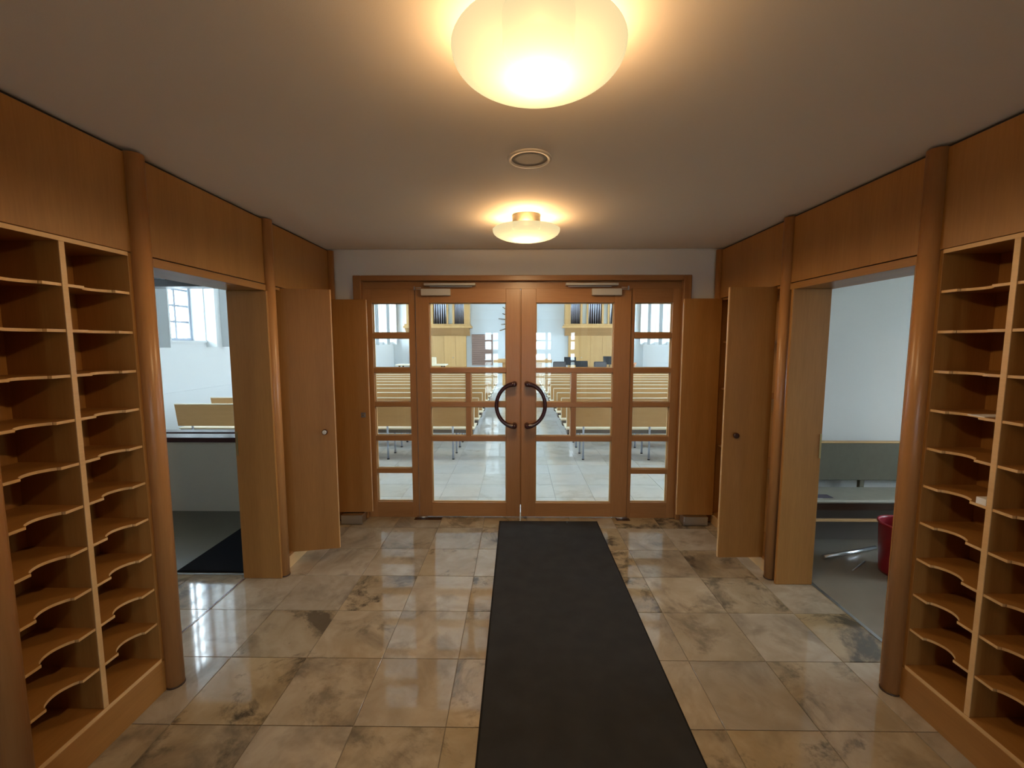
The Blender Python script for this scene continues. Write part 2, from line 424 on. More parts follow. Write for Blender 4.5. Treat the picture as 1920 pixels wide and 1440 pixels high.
for k, s_ in enumerate(starts_r):
    window(n, 1, NR, s_, s_+.97, 1.64, 4.5, False); n += 1
    for yy in (s_-.05, s_+.97+.02):
        obj('window_fin', B(NR-.19, NR, yy, yy+.035, 1.53, 5.2, bev=.002), m_nave, nwr)
obj('wall_church_far', B(NL-.4, NR+.4, YF, YF+.3, 0, ZN), m_nave, kind='structure')
obj('ceiling', B(NL-.4, NR+.4, 3.8, YF+.3, ZN, ZN+.2), m_nave, kind='structure')
# church wall above and beside the entrance; low wall on the left
m = MB(); m.box(NL-.4, NR+.4, 3.93, 4.10, ZC+.12, ZN); m.box(2.0, NR+.4, 3.86, 4.04, 0, ZC+.2)
obj('wall_church_back', m, m_nave, kind='structure')
# left side room under the gallery
sl = obj('wall_gallery', B(NL, -1.9, 3.93, 4.10, 2.115, ZC+.12), m_dark, kind='structure')
obj('white_batten', B(NL, -1.9, 3.905, 3.93, 2.178, 2.208), m_nave, sl)
obj('wall_low', B(NL, -1.9, 3.93, 4.10, 0, .675), m_sidewall, kind='structure')
lg = thing('window_ledge', 'dark polished wooden ledge on low wall in left side room', 'ledge', (-3.7, 3.93, .675))
obj('board', B(NL, -1.9, 3.90, 4.085, .675, .72, bev=.006), m_ledge, lg)
obj('board', B(NL, -1.9, 4.15, 4.29, .675, .72, bev=.006), m_ledge, lg)
obj('bracket', B(NL, -1.9, 4.085, 4.29, .64, .675), m_dark, lg)
obj('ceiling', B(NL, -2.06, -1.0, 3.93, ZC, ZC+.12), m_dark, kind='structure')
obj('wall_side_room_rear', B(NL, -2.06, -1.1, -1.0, 0, ZC), m_sidewall, kind='structure')
# right side room
obj('wall_side_room', B(2.2, NR, 3.56, 3.70, 0, ZC+.1), m_wall, kind='structure')
obj('wall_side_room_rear', B(2.2, NR, -.6, -.5, 0, ZC+.1), m_wall, kind='structure')
obj('ceiling', B(2.2, NR, -.6, 3.9, ZC, ZC+.12), m_wall, kind='structure')
m = MB(); m.box(NR, NR+.3, -.6, 1.2, 0, ZC+.1); m.box(NR, NR+.3, 2.6, 3.9, 0, ZC+.1); m.box(NR, NR+.3, 1.2, 2.6, 0, 1.0); m.box(NR, NR+.3, 1.2, 2.6, 2.1, ZC+.1)
obj('wall_side_room_right', m, m_wall, kind='structure')
portal((NR-.02, 1.9, 1.55), (-1, 0, 0), 1.1, 1.4)
obj('pane', B(NR+.1, NR+.106, 1.2, 2.6, 1.0, 2.1), m_glass, bpy.data.objects['wall_side_room_right'])

# ------------------------------------------------------------------ panelling, posts, lintels
def post(sgn, x, y, r, z1=ZC-.012):
    par = wL if sgn < 0 else wR
    m = MB(); m.cyl((x, y, .006), (x, y, z1), r, n=28)
    o = obj('round_post', m, m_post, par)
    m = MB(); m.cyl((x, y, 0), (x, y, .008), r+.002, n=28); obj('post_foot', m, m_dark, o)
for y, r in ((.62,.037), (1.238,.037), (1.858,.037), (2.812,.034), (3.752,.030)):
    post(-1, XL+.010, y, r); post(1, XR-.008, y, r)
ZP0, ZP1 = 1.981, ZC-.016
def panel(sgn, y0, y1, z0, z1, th=.019, mat=None, name='panel', dx=0.0):
    par = wL if sgn < 0 else wR
    if sgn < 0: x0, x1 = XL-th+dx, XL+dx
    else: x0, x1 = XR-dx, XR+th-dx
    return obj(name, B(x0, x1, y0, y1, z0, z1, bev=.0012), mat or m_wood, par)
for s_ in (-1, 1):
    for a, b in ((-1.0, -.05), (-.03, .60), (.64, 1.22), (1.255, 1.835), (1.878, 2.79), (2.835, 3.735)):
        panel(s_, a, b, ZP0, ZP1)
    for a, b in ((-3.0, -2.0), (-1.98, -1.02)): panel(s_, a, b, ZP0, ZP1)
    panel(s_, 1.895, 2.785, 1.936, 1.975, th=.245, mat=m_woody, name='lintel', dx=.004)
    for a, b in ((-3.0, -2.0), (-1.98, -1.02), (-1.0, -.05), (-.03, .60)): panel(s_, a, b, .10, ZP0-.006)
    # jambs of the two doorways
    x0, x1 = (-1.866, XL+.015) if s_ < 0 else (XR-.015, 1.96)
    par = wL if s_ < 0 else wR
    yj = 2.763 if s_ < 0 else 2.727
    j = obj('door_jamb', B(x0, x1, yj, yj+.022, 0, 1.936, bev=.003), m_wood, par)
    j2 = obj('door_jamb', B(x0, x1, 1.893, 1.912, 0, 1.936, bev=.002), m_wood, par)
    hx = -1.858 if s_ < 0 else 1.945
    obj('strike_plate', B(hx, hx+.012, yj-.003, yj+.002, .86, 1.02), m_brass, j)
    # upper closet boards (head over the cupboard)
gp = obj('groove_shadow', B(XL-.02, XL-.012, 1.88, 2.79, 1.973, 1.983), m_gapdark, wL)
obj('groove_shadow', B(XR+.012, XR+.02, 1.88, 2.79, 1.973, 1.983), m_gapdark, wR)

# ------------------------------------------------------------------ hymn book shelves
def shelf_poly(sgn, y0, y1):
    front = (XL-.012) if sgn < 0 else (XR+.012)
    back = -1.860 if sgn < 0 else 1.972
    d = -1 if sgn < 0 else 1           # inward direction (into the unit)
    L = y1-y0; pts = [(back, y1), (back, y0), (front, y0), (front, y0+.25*L), (front+d*.010, y0+.262*L)]
    N = 12
    for i in range(N+1):
        t = i/N; yy = y0+L*(.262+.476*t)
        dep = .012+.028*math.sin(PI*t)**.75
        pts.append((front+d*dep, yy))
    pts += [(front+d*.010, y0+.738*L), (front, y0+.75*L), (front, y1)]
    out = []
    for p_ in pts:
        if not out or (abs(p_[0]-out[-1][0])+abs(p_[1]-out[-1][1])) > 1e-5: out.append(p_)
    return out
def bookcase(sgn, y0, y1, label):
    fx = XL if sgn < 0 else XR
    bx = -1.870 if sgn < 0 else 1.980
    r = thing('hymn_book_shelf', label, 'shelf', (fx, (y0+y1)/2, 0))
    lo = lambda a, b: (min(a, b), max(a, b))
    d = -1 if sgn < 0 else 1
    f0 = fx+d*.006
    t = .016
    obj('side_panel', B(*lo(f0, bx), y0, y0+t, .15, 1.978, bev=.001), m_wood, r)
    obj('side_panel', B(*lo(f0, bx), y1-t, y1, .15, 1.978, bev=.001), m_wood, r)
    ym = (y0+y1)/2
    dv = obj('divider', B(*lo(f0+d*.003, bx), ym-.009, ym+.009, .165, 1.965, bev=.001), m_wood, r)
    obj('edge_band', B(*lo(f0, f0+d*.003), ym-.0095, ym+.0095, .165, 1.965), m_edge, dv)
    obj('back_panel', B(*lo(bx-d*.008, bx), y0+t, y1-t, .15, 1.978), m_wood, r)
    tb = obj('top_board', B(*lo(f0, bx), y0+t, y1-t, 1.963, 1.979, bev=.001), m_woody, r)
    obj('edge_band', B(*lo(f0-d*.002, f0), y0+t, y1-t, 1.963, 1.979), m_edge, tb)
    bb = obj('bottom_board', B(*lo(f0, bx), y0+t, y1-t, .148, .164, bev=.001), m_woody, r)
    obj('edge_band', B(*lo(f0-d*.002, f0), y0+t, y1-t, .148, .164), m_edge, bb)
    pl = obj('plinth', B(*lo(fx+d*.004, fx+d*.024), y0, y1, .0, .147, bev=.0015), m_woody, r)
    for (a, b) in ((y0+t, ym-.009), (ym+.009, y1-t)):
        mesh = None; mesh2 = None
        for k in range(10):
            z = .333+.1640*k
            if mesh is None:
                pm = MB().prism(shelf_poly(sgn, a, b), -.005, .005)
                o = obj('shelf', pm, m_woody, r, origin=(0,0,0)); mesh = o.data
                # front edging strip that follows the cut-out
                e = MB(); P = shelf_poly(sgn, a, b)[2:]
                ins = [(x-d*.0012, y) for x, y in P]
                for (p, q, p2, q2) in zip(P, P[1:], ins, ins[1:]):
                    vs = [e.bm.verts.new(v) for v in ((*p,-.0052),(*q,-.0052),(*q2,-.0052),(*p2,-.0052),(*p,.0052),(*q,.0052),(*q2,.0052),(*p2,.0052))]
                    for f in ((0,3,2,1),(4,5,6,7),(0,1,5,4),(1,2,6,5),(2,3,7,6),(3,0,4,7)): e.bm.faces.new([vs[i] for i in f])
                eo = obj('edge_band', e, m_edge, o, origin=(0,0,0)); mesh2 = eo.data; eo.location = (0,0,0)
            else:
                o = bpy.data.objects.new('shelf', mesh); C.objects.link(o); o.parent = r
                eo = bpy.data.objects.new('edge_band', mesh2); C.objects.link(eo); eo.parent = o
            o.location = Vector((0,0,z)) - wl(r)
    return r
bookcase(-1, 1.272, 1.826, 'left wall pigeonhole shelves of scalloped wooden boards, beside the left doorway')
bookcase(1, 1.272, 1.826, 'right wall pigeonhole shelves of scalloped wooden boards, beside the right doorway')
bookcase(-1, .655, 1.204, 'left wall pigeonhole shelves nearest the camera, mostly out of view')
bookcase(1, .655, 1.204, 'right wall pigeonhole shelves nearest the camera, mostly out of view')
def tagged(name, mb, mat, label, cat, group=None): return obj(name, mb, mat, None, None, label, cat, group)
tagged('paper_slip', B(XR+.010, XR+.16, 1.60, 1.66, .333+.164*6+.0055, .333+.164*6+.0085), m_paper, 'small white slip lying on a right wall shelf at chest height', 'paper')
tagged('paper_slip', B(XR+.012, XR+.14, 1.565, 1.60, .333+.164*4+.0055, .333+.164*4+.03), m_paper, 'small folded white leaflet on lower right shelf beside the divider', 'paper')

# ------------------------------------------------------------------ cupboards with open doors
def cupboard(sgn, label):
    fx = XL if sgn < 0 else XR; bx = -1.866 if sgn < 0 else 1.976; d = -1 if sgn < 0 else 1
    lo = lambda a, b: (min(a, b), max(a, b))
    y0, y1 = 2.845, 3.725
    r = thing('cupboard', label, 'cupboard', (fx, 3.28, 0))
    obj('plinth', B(*lo(fx+d*.0, fx+d*.02), y0, y1, 0, .085), m_edge, r)  # pale wood colour stands in for daylight falling on this plinth
    obj('bottom_board', B(*lo(fx+d*.004, bx), y0+.016, y1-.016, .085, .101), m_woody, r)
    obj('side_panel', B(*lo(fx+d*.004, bx), y0, y0+.016, .085, 1.975), m_wood, r)
    obj('side_panel', B(*lo(fx+d*.004, bx), y1-.016, y1, .085, 1.975), m_wood, r)
    obj('back_panel', B(*lo(bx-d*.008, bx), y0, y1, .085, 1.975), m_wood, r)
    obj('top_board', B(*lo(fx+d*.004, bx), y0+.016, y1-.016, 1.959, 1.975), m_woody, r)
    for z in (.7, 1.2, 1.6): obj('shelf', B(*lo(fx+d*.03, bx-d*.008), y0+.016, y1-.016, z, z+.016), m_woody, r)
    # door A (nearer), opened across the room
    if sgn < 0: A = ((-1.672, 2.946), (-1.309, 3.020)); Bb = ((-1.605, 3.690), (-1.298, 3.702)); zb = .092
    else: A = ((1.742, 2.925), (1.424, 2.918)); Bb = ((1.728, 3.672), (1.412, 3.672)); zb = .088
    for (q, (p0, p1)) in (('a', A), ('b', Bb)):
        v = Vector((p1[0]-p0[0], p1[1]-p0[1], 0)); L = v.length; ang = math.atan2(v.y, v.x)
        mb = B(0, L, 0, .021, zb, 1.973, bev=.0015)
        if sgn > 0: mb = B(0, L, -.021, 0, zb, 1.973, bev=.0015)
        mb.rot(ang, 'Z', (0,0,0)); bmesh.ops.translate(mb.bm, verts=list(mb.bm.verts), vec=Vector((*p0, 0)))
        dd = obj('cupboard_door', mb, m_wood, r)
        rb = B(L-.0005, L+.004, .004, .017, zb+.002, 1.971) if sgn < 0 else B(L-.0005, L+.004, -.017, -.004, zb+.002, 1.971)
        rb.rot(ang, 'Z', (0,0,0)); bmesh.ops.translate(rb.bm, verts=list(rb.bm.verts), vec=Vector((*p0, 0)))
        obj('edge_band', rb, m_edge, dd)
        u = v.normalized(); fr = Vector((0, -1, 0))
        if q == 'a':
            c = Vector((*p0, 0)) + u*(L-.060 if sgn < 0 else L-.075); c.z = .970
            k = MB(); k.tube([c, c+fr*.010, c+fr*.022, c+fr*.030, c+fr*.033], [.010, .010, .020, .019, .012], 20)
            ko = obj('knob', k, m_knobd, dd, label='dark round knob')
            if sgn < 0:
                k = MB(); k.tube([c+fr*.032, c+fr*.036], [.0160, .013], 18); obj('knob_cap', k, m_knobw, ko, label='pale centre of the knob')
        elif sgn < 0:
            c = Vector((*p0, 0)) + u*(L-.05); c.z = .972
            obj('lock_plate', B(c.x-.02, c.x+.02, c.y-.004, c.y+.003, .950, .994, bev=.001), m_steel, dd)
            k = MB(); k.cyl((c.x, c.y-.009, .972), (c.x, c.y-.003, .972), .007, n=14); obj('lock_cylinder', k, m_brass, dd)
    return r
cupboard(-1, 'left cupboard with two open plain doors, between left doorway and glass doors')
cupboard(1, 'right cupboard with two open plain doors, between right doorway and glass doors')
for nm, (a, b), lab in (('metal_box', (-1.555, -1.365), 'low dark metal box on floor beneath the open left cupboard door'), ('metal_box', (1.462, 1.672), 'low silvery metal box on floor beneath the open right cupboard door')):
    r = thing(nm, lab, 'box', ((a+b)/2, 3.69, 0))
    obj('cover', B(a, b, 3.635, 3.735, .005, .086, bev=.003), m_steel, r)
    obj('foot', B(a+.01, b-.01, 3.645, 3.735, 0, .006), m_black, r)

# ------------------------------------------------------------------ glazed screen: casing, sidelights, double doors
fr_ = thing('trim_3', 'brown wooden casing around the glazed double doors', None, (.04, YB, 0)); fr_['kind'] = 'structure'
obj('casing_side', B(-1.430, -1.362, YB-.030, YB+.20, 0, 2.185, bev=.004), m_door, fr_)
obj('casing_side', B(1.440, 1.508, YB-.030, YB+.20, 0, 2.185, bev=.004), m_door, fr_)
obj('casing_head', B(-1.362, 1.440, YB-.030, YB+.20, 2.140, 2.185, bev=.004), m_doorx, fr_)
obj('transom_panel', B(-1.362, 1.440, YB+.030, YB+.075, 2.076, 2.140), m_doorx, fr_)
MZ = [.143, .4145, .4555, .7170, .7625, 1.0290, 1.0720, 1.3365, 1.3785, 1.6455, 1.690, 1.952]
def bead(parent, x0, x1, z0, z1, y, t=.012):
    m = MB(); q = .008
    m.box(x0, x0+q, y, y+t, z0, z1); m.box(x1-q, x1, y, y+t, z0, z1); m.box(x0+q, x1-q, y, y+t, z0, z0+q); m.box(x0+q, x1-q, y, y+t, z1-q, z1)
    obj('glazing_bead', m, m_edge, parent)  # pale, widened bead puts the light on the pane edges into colour
def sidelight(n, xo0, xo1, g0, g1, lab):
    yf, yk = YB+.012, YB+.060
    r = thing('window_%d' % n, lab, None, ((xo0+xo1)/2, YB, 0)); r['kind'] = 'structure'
    obj('stile', B(xo0, g0, yf, yk, 0, 2.076, bev=.002), m_door, r)
    obj('stile', B(g1, xo1, yf, yk, 0, 2.076, bev=.002), m_door, r)
    obj('rail', B(g0, g1, yf, yk, 0, MZ[0], bev=.0015), m_doorx, r)
    obj('rail', B(g0, g1, yf, yk, MZ[-1], 2.076, bev=.0015), m_doorx, r)
    for k in range(5): obj('muntin', B(g0, g1, yf, yk-.005, MZ[1+2*k], MZ[2+2*k], bev=.002), m_doorx, r)
    for k in range(6):
        z0, z1 = MZ[2*k], MZ[2*k+1]
        p = obj('pane', B(g0, g1, YB+.034, YB+.040, z0, z1), m_glass, r)
        bead(p, g0, g1, z0, z1, YB+.041)
sidelight(41, -1.362, -.900, -1.282, -.957, 'narrow left sidelight of six stacked panes')
sidelight(42, 1.003, 1.440, 1.036, 1.366, 'narrow right sidelight of six stacked panes')
def leaf(n, x0, x1, g0, g1, hinge, lab):
    yf, yk = YB-.004, YB+.048
    r = thing('door_%d' % n, lab, None, ((x0+x1)/2, YB, 0)); r['kind'] = 'structure'
    obj('stile', B(x0, g0, yf, yk, .014, 2.074, bev=.0025), m_door, r)
    obj('stile', B(g1, x1, yf, yk, .014, 2.074, bev=.0025), m_door, r)
    obj('rail', B(g0, g1, yf+.001, yk, .014, MZ[0], bev=.001), m_doorx, r)
    obj('rail', B(g0, g1, yf+.001, yk, MZ[-1], 2.074, bev=.001), m_doorx, r)
    for k in (1, 2, 3): obj('muntin', B(g0, g1, yf+.003, yk-.004, MZ[1+2*k], MZ[2+2*k], bev=.002), m_doorx, r)
    xm = (g0+g1)/2 + (.0015 if n == 1 else -.004)
    for za, zb_ in ((MZ[4], MZ[5]), (MZ[6], MZ[7])): obj('muntin', B(xm-.0215, xm+.0215, yf+.003, yk-.004, za, zb_), m_door, r)
    cells = [(g0, g1, MZ[0], MZ[3]), (g0, xm-.0215, MZ[4], MZ[5]), (xm+.0215, g1, MZ[4], MZ[5]), (g0, xm-.0215, MZ[6], MZ[7]), (xm+.0215, g1, MZ[6], MZ[7]), (g0, g1, MZ[8], MZ[11])]
    for c in cells:
        p = obj('pane', B(c[0], c[1], YB+.018, YB+.024, c[2], c[3]), m_glass, r)
        bead(p, *c, YB+.026)
    if n == 1: obj('rebate_strip', B(x1-.02, x1+.022, yk, yk+.008, .11, 2.07), m_door, r)
    # curved pull handle
    sg = -1 if n == 1 else 1
    ex = -.022 if n == 1 else .089
    yh = YB-.070; zc = 1.0535
    pts, rr = [], []
    pts.append((ex, yf, zc+.187)); rr.append(.019)
    N = 28
    for i in range(N+1):
        a = PI/2 - PI*i/N
        pts.append((ex+sg*.158*math.cos(a), yh, zc+.187*math.sin(a)))
        rr.append(.0175+.006*abs(math.sin(a))**14)
    pts.append((ex, yf, zc-.187)); rr.append(.019)
    m = MB(); m.tube(pts[1:-1], rr[1:-1], 14)
    h = obj('handle', m, m_handle, r, label='dark burgundy half round pull handle')
    for z in (zc+.187, zc-.187):
        m = MB(); m.tube([(ex, yf, z), (ex, yf-.012, z), (ex, yh-.006, z), (ex, yh-.022, z), (ex, yh-.027, z)], [.024, .022, .022, .017, .006], 18)
        obj('handle_mount', m, m_handle, h)
    # door closer
    if n == 1: bx0, bx1, rx0, rx1, sp = -.834, -.580, -.810, -.362, -1
    else: bx0, bx1, rx0, rx1, sp = .648, .905, .424, .878, 1
    cz = obj('door_closer', B(bx0, bx1, yf-.045, yf, 2.012, 2.069, bev=.003), m_closer, r, label='silver door closer box')
    obj('guide_rail', B(rx0, rx1, yf-.028, yf+.034, 2.098, 2.119, bev=.002), m_closer, cz)
    arm = B(rx0+(.05 if n == 1 else .02), rx1-(.03 if n == 1 else .06), yf-.022, yf-.004, 2.086, 2.091)
    obj('arm', arm, m_steel, cz)
    xe = bx0 if sp < 0 else bx1
    m = MB()
    for z in (2.080, 2.066): m.cyl((xe, yf-.022, z), (xe+sp*.055, yf-.022, z), .0035, n=10)
    m.box(*(sorted((xe+sp*.052, xe+sp*.064))), yf-.028, yf-.016, 2.058, 2.092)
    obj('spindle', m, m_steel, cz)
    # pivot cap and a flat dark plate on the floor
    px = x0+.035 if n == 1 else x1-.035
    pv = obj('floor_plate', B(px-.075 if n == 1 else px-.06, px+.17 if n == 1 else px+.06, YB-.055, YB-.006, .0, .004), m_dark, r)
    m = MB(); m.tube([(px-.055, yf-.012, .010), (px-.01, yf-.018, .012), (px+.045, yf-.010, .010)], [.006, .009, .006], 12)
    obj('pivot_cap', m, m_steel, r)
    return r
leaf(1, -.893, .027, -.774, -.0975, -1, 'left leaf of the glazed double doors')
leaf(2, .037, .999, .168, .852, 1, 'right leaf of the glazed double doors')

# entrance door behind the camera (reflected in the panes)
YE = -3.2
m = MB(); m.box(-1.9, -1.35, YE-.2, YE, 0, ZC+.1); m.box(1.62, 2.0, YE-.2, YE, 0, ZC+.1); m.box(-1.35, 1.62, YE-.2, YE, 2.2, ZC+.1)
obj('wall_rear', m, m_wall, kind='structure')
ed = thing('door_3', 'glazed wooden street entrance behind the viewer', None, (.05, YE, 0)); ed['kind'] = 'structure'
cols = [(-.81,-.65), (-.61,-.48), (.48,.72), (.78,.86), (1.36,1.46)]
rows = [(.33,.50), (.55,.72), (.76,.93), (.97,1.12), (1.16,1.33), (1.44,1.64), (1.68,1.86)]
prev = -1.35
for a, b in cols + [(1.62, 1.62)]:
    if a > prev: obj('stile', B(prev, a, YE-.09, YE-.03, 0, 2.2), m_door, ed)
    prev = b
for a, b in cols:
    pz = 0
    for z0, z1 in rows + [(2.2, 2.2)]:
        obj('rail', B(a, b, YE-.085, YE-.035, pz, z0), m_doorx, ed); pz = z1
        if z1 < 2.2: obj('pane', B(a, b, YE-.065, YE-.059, z0, z1), m_glass, ed)
    portal(((a+b)/2, YE-.02, 1.1), (0, 1, 0), b-a, 1.6)

# ------------------------------------------------------------------ lamps and loudspeaker
def ceiling_lamp(x, y, lab):
    r = thing('ceiling_lamp', lab, 'lamp', (x, y, ZC), 'opal glass ceiling lamps')
    m = MB(); m.lathe([(.0, ZC), (.088, ZC), (.090, ZC-.004), (.088, ZC-.078), (.080, ZC-.084), (0, ZC-.084)], x, y, 48)
    obj('lamp_base', m, m_base, r)
    R = .212; prof = []
    zr, zb = ZC-.092, ZC-.154
    N = 16
    for i in range(N+1):
        a = i/N*PI/2
        prof.append((R*math.sin(a)+1e-6 if i else 0.0, zb+(zr-zb)*(1-math.cos(a)**.9 if a < PI/2-1e-6 else 1)))
    prof.append((R+.001, zr+.004)); prof.append((R-.002, zr+.006))
    m = MB(); m.lathe(prof, x, y, 72)
    obj('glass_dish', m, m_opal, r)
    l = bpy.data.lights.new('bulb', 'SPOT'); l.energy = LAMP_W; l.color = LAMP_COL; l.shadow_soft_size = .05
    l.spot_size = math.radians(176); l.spot_blend = .25
    o = bpy.data.objects.new('bulb', l); C.objects.link(o); o.parent = r; o.location = (0, 0, -.100)
    for k in range(3):
        l = bpy.data.lights.new('bulb', 'POINT'); l.energy = HALO_W/3; l.color = (1.0, .57, .25); l.shadow_soft_size = .025
        o = bpy.data.objects.new('bulb', l); C.objects.link(o); o.parent = r
        o.location = (.125*math.cos(2.0944*k+.5), .125*math.sin(2.0944*k+.5), -.090)
    return r
ceiling_lamp(.052, 1.125, 'large near opal glass ceiling lamp glowing at top of the picture')
ceiling_lamp(.058, 2.79, 'smaller looking opal glass ceiling lamp near the glass doors')
sp = thing('ceiling_speaker', 'round flush ceiling loudspeaker with grey grille between the two lamps', 'speaker', (.054, 1.947, ZC))
m = MB(); m.lathe([(.078, ZC-.001), (.078, ZC-.007), (.090, ZC-.008), (.096, ZC-.004), (.097, ZC), (.078, ZC)], .054, 1.947, 56); obj('ring', m, m_ring, sp)
m = MB(); m.lathe([(0, ZC-.004), (.050, ZC-.004), (.079, ZC-.003), (.079, ZC)], .054, 1.947, 56); obj('grille', m, m_grille, sp)

# ------------------------------------------------------------------ carpet, mat
cr_ = thing('carpet_runner', 'long charcoal carpet runner leading to the glass doors', 'carpet', (.28, 1.3, 0))
obj('pile', B(-.150, .713, -1.2, 3.715, .0, .009, bev=.002), m_carpet, cr_)
m = MB(); m.box(-.158, -.150, -1.2, 3.722, 0, .005); m.box(.713, .721, -1.2, 3.722, 0, .005); m.box(-.150, .713, 3.715, 3.722, 0, .005)
obj('border', m, m_carpetb, cr_)
tagged('door_mat', B(-2.385, -1.90, 2.838, 3.90, 0, .010, bev=.002), m_mat, 'black mat on floor beyond the left doorway', 'mat')

# ------------------------------------------------------------------ right side room: bench, bucket, tube, papers
bn = thing('wall_bench', 'long low bench with grey green backrest against white wall, right side room', 'bench', (3.6, 3.4, 0))
obj('backrest', B(2.25, 5.2, 3.455, 3.485, .478, .788, bev=.004), m_olive, bn)
obj('top_rail', B(2.25, 5.2, 3.450, 3.490, .788, .802, bev=.003), m_edge, bn)
obj('seat', B(2.25, 5.2, 3.145, 3.46, .395, .423, bev=.012), m_seatg, bn)
obj('seat_frame', B(2.25, 5.2, 3.165, 3.20, .34, .395), m_dark, bn)
obj('lower_rail', B(2.25, 5.2, 3.20, 3.225, .232, .252, bev=.003), m_edge, bn)
obj('kick_board', B(2.25, 5.2, 3.40, 3.42, .0, .395), m_kick, bn)
for x in (2.252, 3.45, 4.3, 5.1):
    obj('leg', B(x, x+.03, 3.20, 3.46, 0, .395, bev=.003), m_dark, bn)
for x in (2.82, 3.7, 4.6):
    obj('bracket', B(x, x+.035, 3.46, 3.49, .40, .50), m_olive, bn)
bk = thing('bucket', 'red plastic bucket on floor before the bench in right side room', 'bucket', (2.665, 2.86, 0))
m = MB(); m.lathe([(0, .004), (.126, .004), (.130, .0), (.132, .02), (.150, .345), (.157, .350), (.157, .362), (.148, .364), (.145, .345), (.126, .03), (0, .03)], 2.682, 2.87, 40); obj('body', m, m_red, bk)
tb = MB(); tb.tube([(2.27, 3.06, .022), (2.55, 3.145, .022), (2.78, 3.215, .022)], .013, 12)  # tube built in place of a bright streak on the floor
tagged('bright_streak_tube', tb, m_chrome, 'bright streak on floor left of the red bucket, built as shiny tube', 'tube')
tb = MB(); tb.tube([(2.36, 2.90, .006), (2.55, 3.03, .006)], .004, 8)
tagged('thin_rod', tb, m_steel, 'thin grey rod on floor in front of the shiny tube', 'rod')
tagged('paper_sheet', B(2.16, 2.33, 3.185, 3.29, .4235, .4245), m_paper, 'white sheet lying on the bench seat at doorway edge', 'paper')
tagged('booklet', B(2.29, 2.41, 3.19, 3.26, .4246, .428), m_print, 'small dark booklet on the bench seat over white sheet', 'booklet')

# ------------------------------------------------------------------ church pews
ORD = ['first', 'second', 'third', 'fourth', 'fifth', 'sixth', 'seventh', 'eighth', 'ninth', 'tenth', 'eleventh', 'last']
PY, PS, ZT = 5.735, .695, .765
def pew(side):
    x0, x1 = (-4.68, -.585) if side < 0 else (.675, 4.77)
    r = thing('pew', '', 'pew', ((x0+x1)/2, PY, 0), 'church pews')
    mb = B(x0, x1, PY, PY+.022, .475, ZT, bev=.002)
    mb.rot(-.10, 'X', (0, PY, ZT)); bmesh.ops.translate(mb.bm, verts=list(mb.bm.verts), vec=Vector((0, 0, 0)))
    for v in mb.bm.verts:
        if v.co.z < .6 and abs(v.co.x-(x0 if side < 0 else x1)) < .01: v.co.x -= side*.055
    bk_ = obj('backrest', mb, m_pew, r)
    m = MB(); m.box(x0-.002, x1+.002, PY-.003, PY+.026, ZT-.002, ZT+.012, bev=.002)
    e = MB(); 
    for xe in ((x1-.002,) if side < 0 else (x0-.008,)):
        b = bmesh.new(); q = B(xe, xe+.010, PY-.003, PY+.026, .47, ZT+.01); q.rot(-.10, 'X', (0, PY, ZT)); m.merge(q.bm)
    obj('edging', m, m_pewe, bk_)
    st = obj('seat', B(x0, x1, PY+.05, PY+.44, .418, .438, bev=.004), m_pewe, r)  # pale colour stands in for light on the glossy seat top
    obj('seat_frame', B(x0+.03, x1-.03, PY+.055, PY+.40, .368, .418, bev=.003), m_seatshade, r)  # dark strip painted for the shaded back edge of the seat
    m = MB(); m.prism([(PY+.06, .42), (PY+.43, .42), (PY+.43, .41), (PY+.20, .33), (PY+.06, .33)], 0, .02, 'x')
    for k, xx in enumerate((x0+.02, x1-.04)):
        q = MB(); q.prism([(PY+.06, .42), (PY+.43, .42), (PY+.43, .41), (PY+.20, .34), (PY+.06, .34)], xx, xx+.02, 'x')
        obj('seat_bracket', q, m_dark, r)
    m.bm.free()
    inner = -.88 if side < 0 else .91
    for k in range(5):
        xx = inner + side*.9*k
        q = MB(); q.tube([(xx, PY+.045, .012), (xx, PY+.045, .52)], .0135, 10)
        lg_ = obj('leg', q, m_leg, r)
        q = MB(); q.cyl((xx, PY+.045, 0), (xx, PY+.045, .014), .017, n=10); obj('foot', q, m_black, lg_)
        q = MB(); q.tube([(xx, PY+.385, .012), (xx, PY+.385, .42)], .0135, 10)
        lg_ = obj('leg', q, m_leg, r)
        q = MB(); q.cyl((xx, PY+.385, 0), (xx, PY+.385, .014), .017, n=10); obj('foot', q, m_black, lg_)
    return r
for side, nm in ((-1, 'left'), (1, 'right')):
    r = pew(side); r['label'] = 'pale wooden pew in %s block, first row from the glass doors' % nm
    for k in range(1, 11):
        copy_tree(r, (0, PS*k, 0), 'pale wooden pew in %s block, %s row from the glass doors' % (nm, ORD[k] if k < 10 else 'eleventh and farthest'))

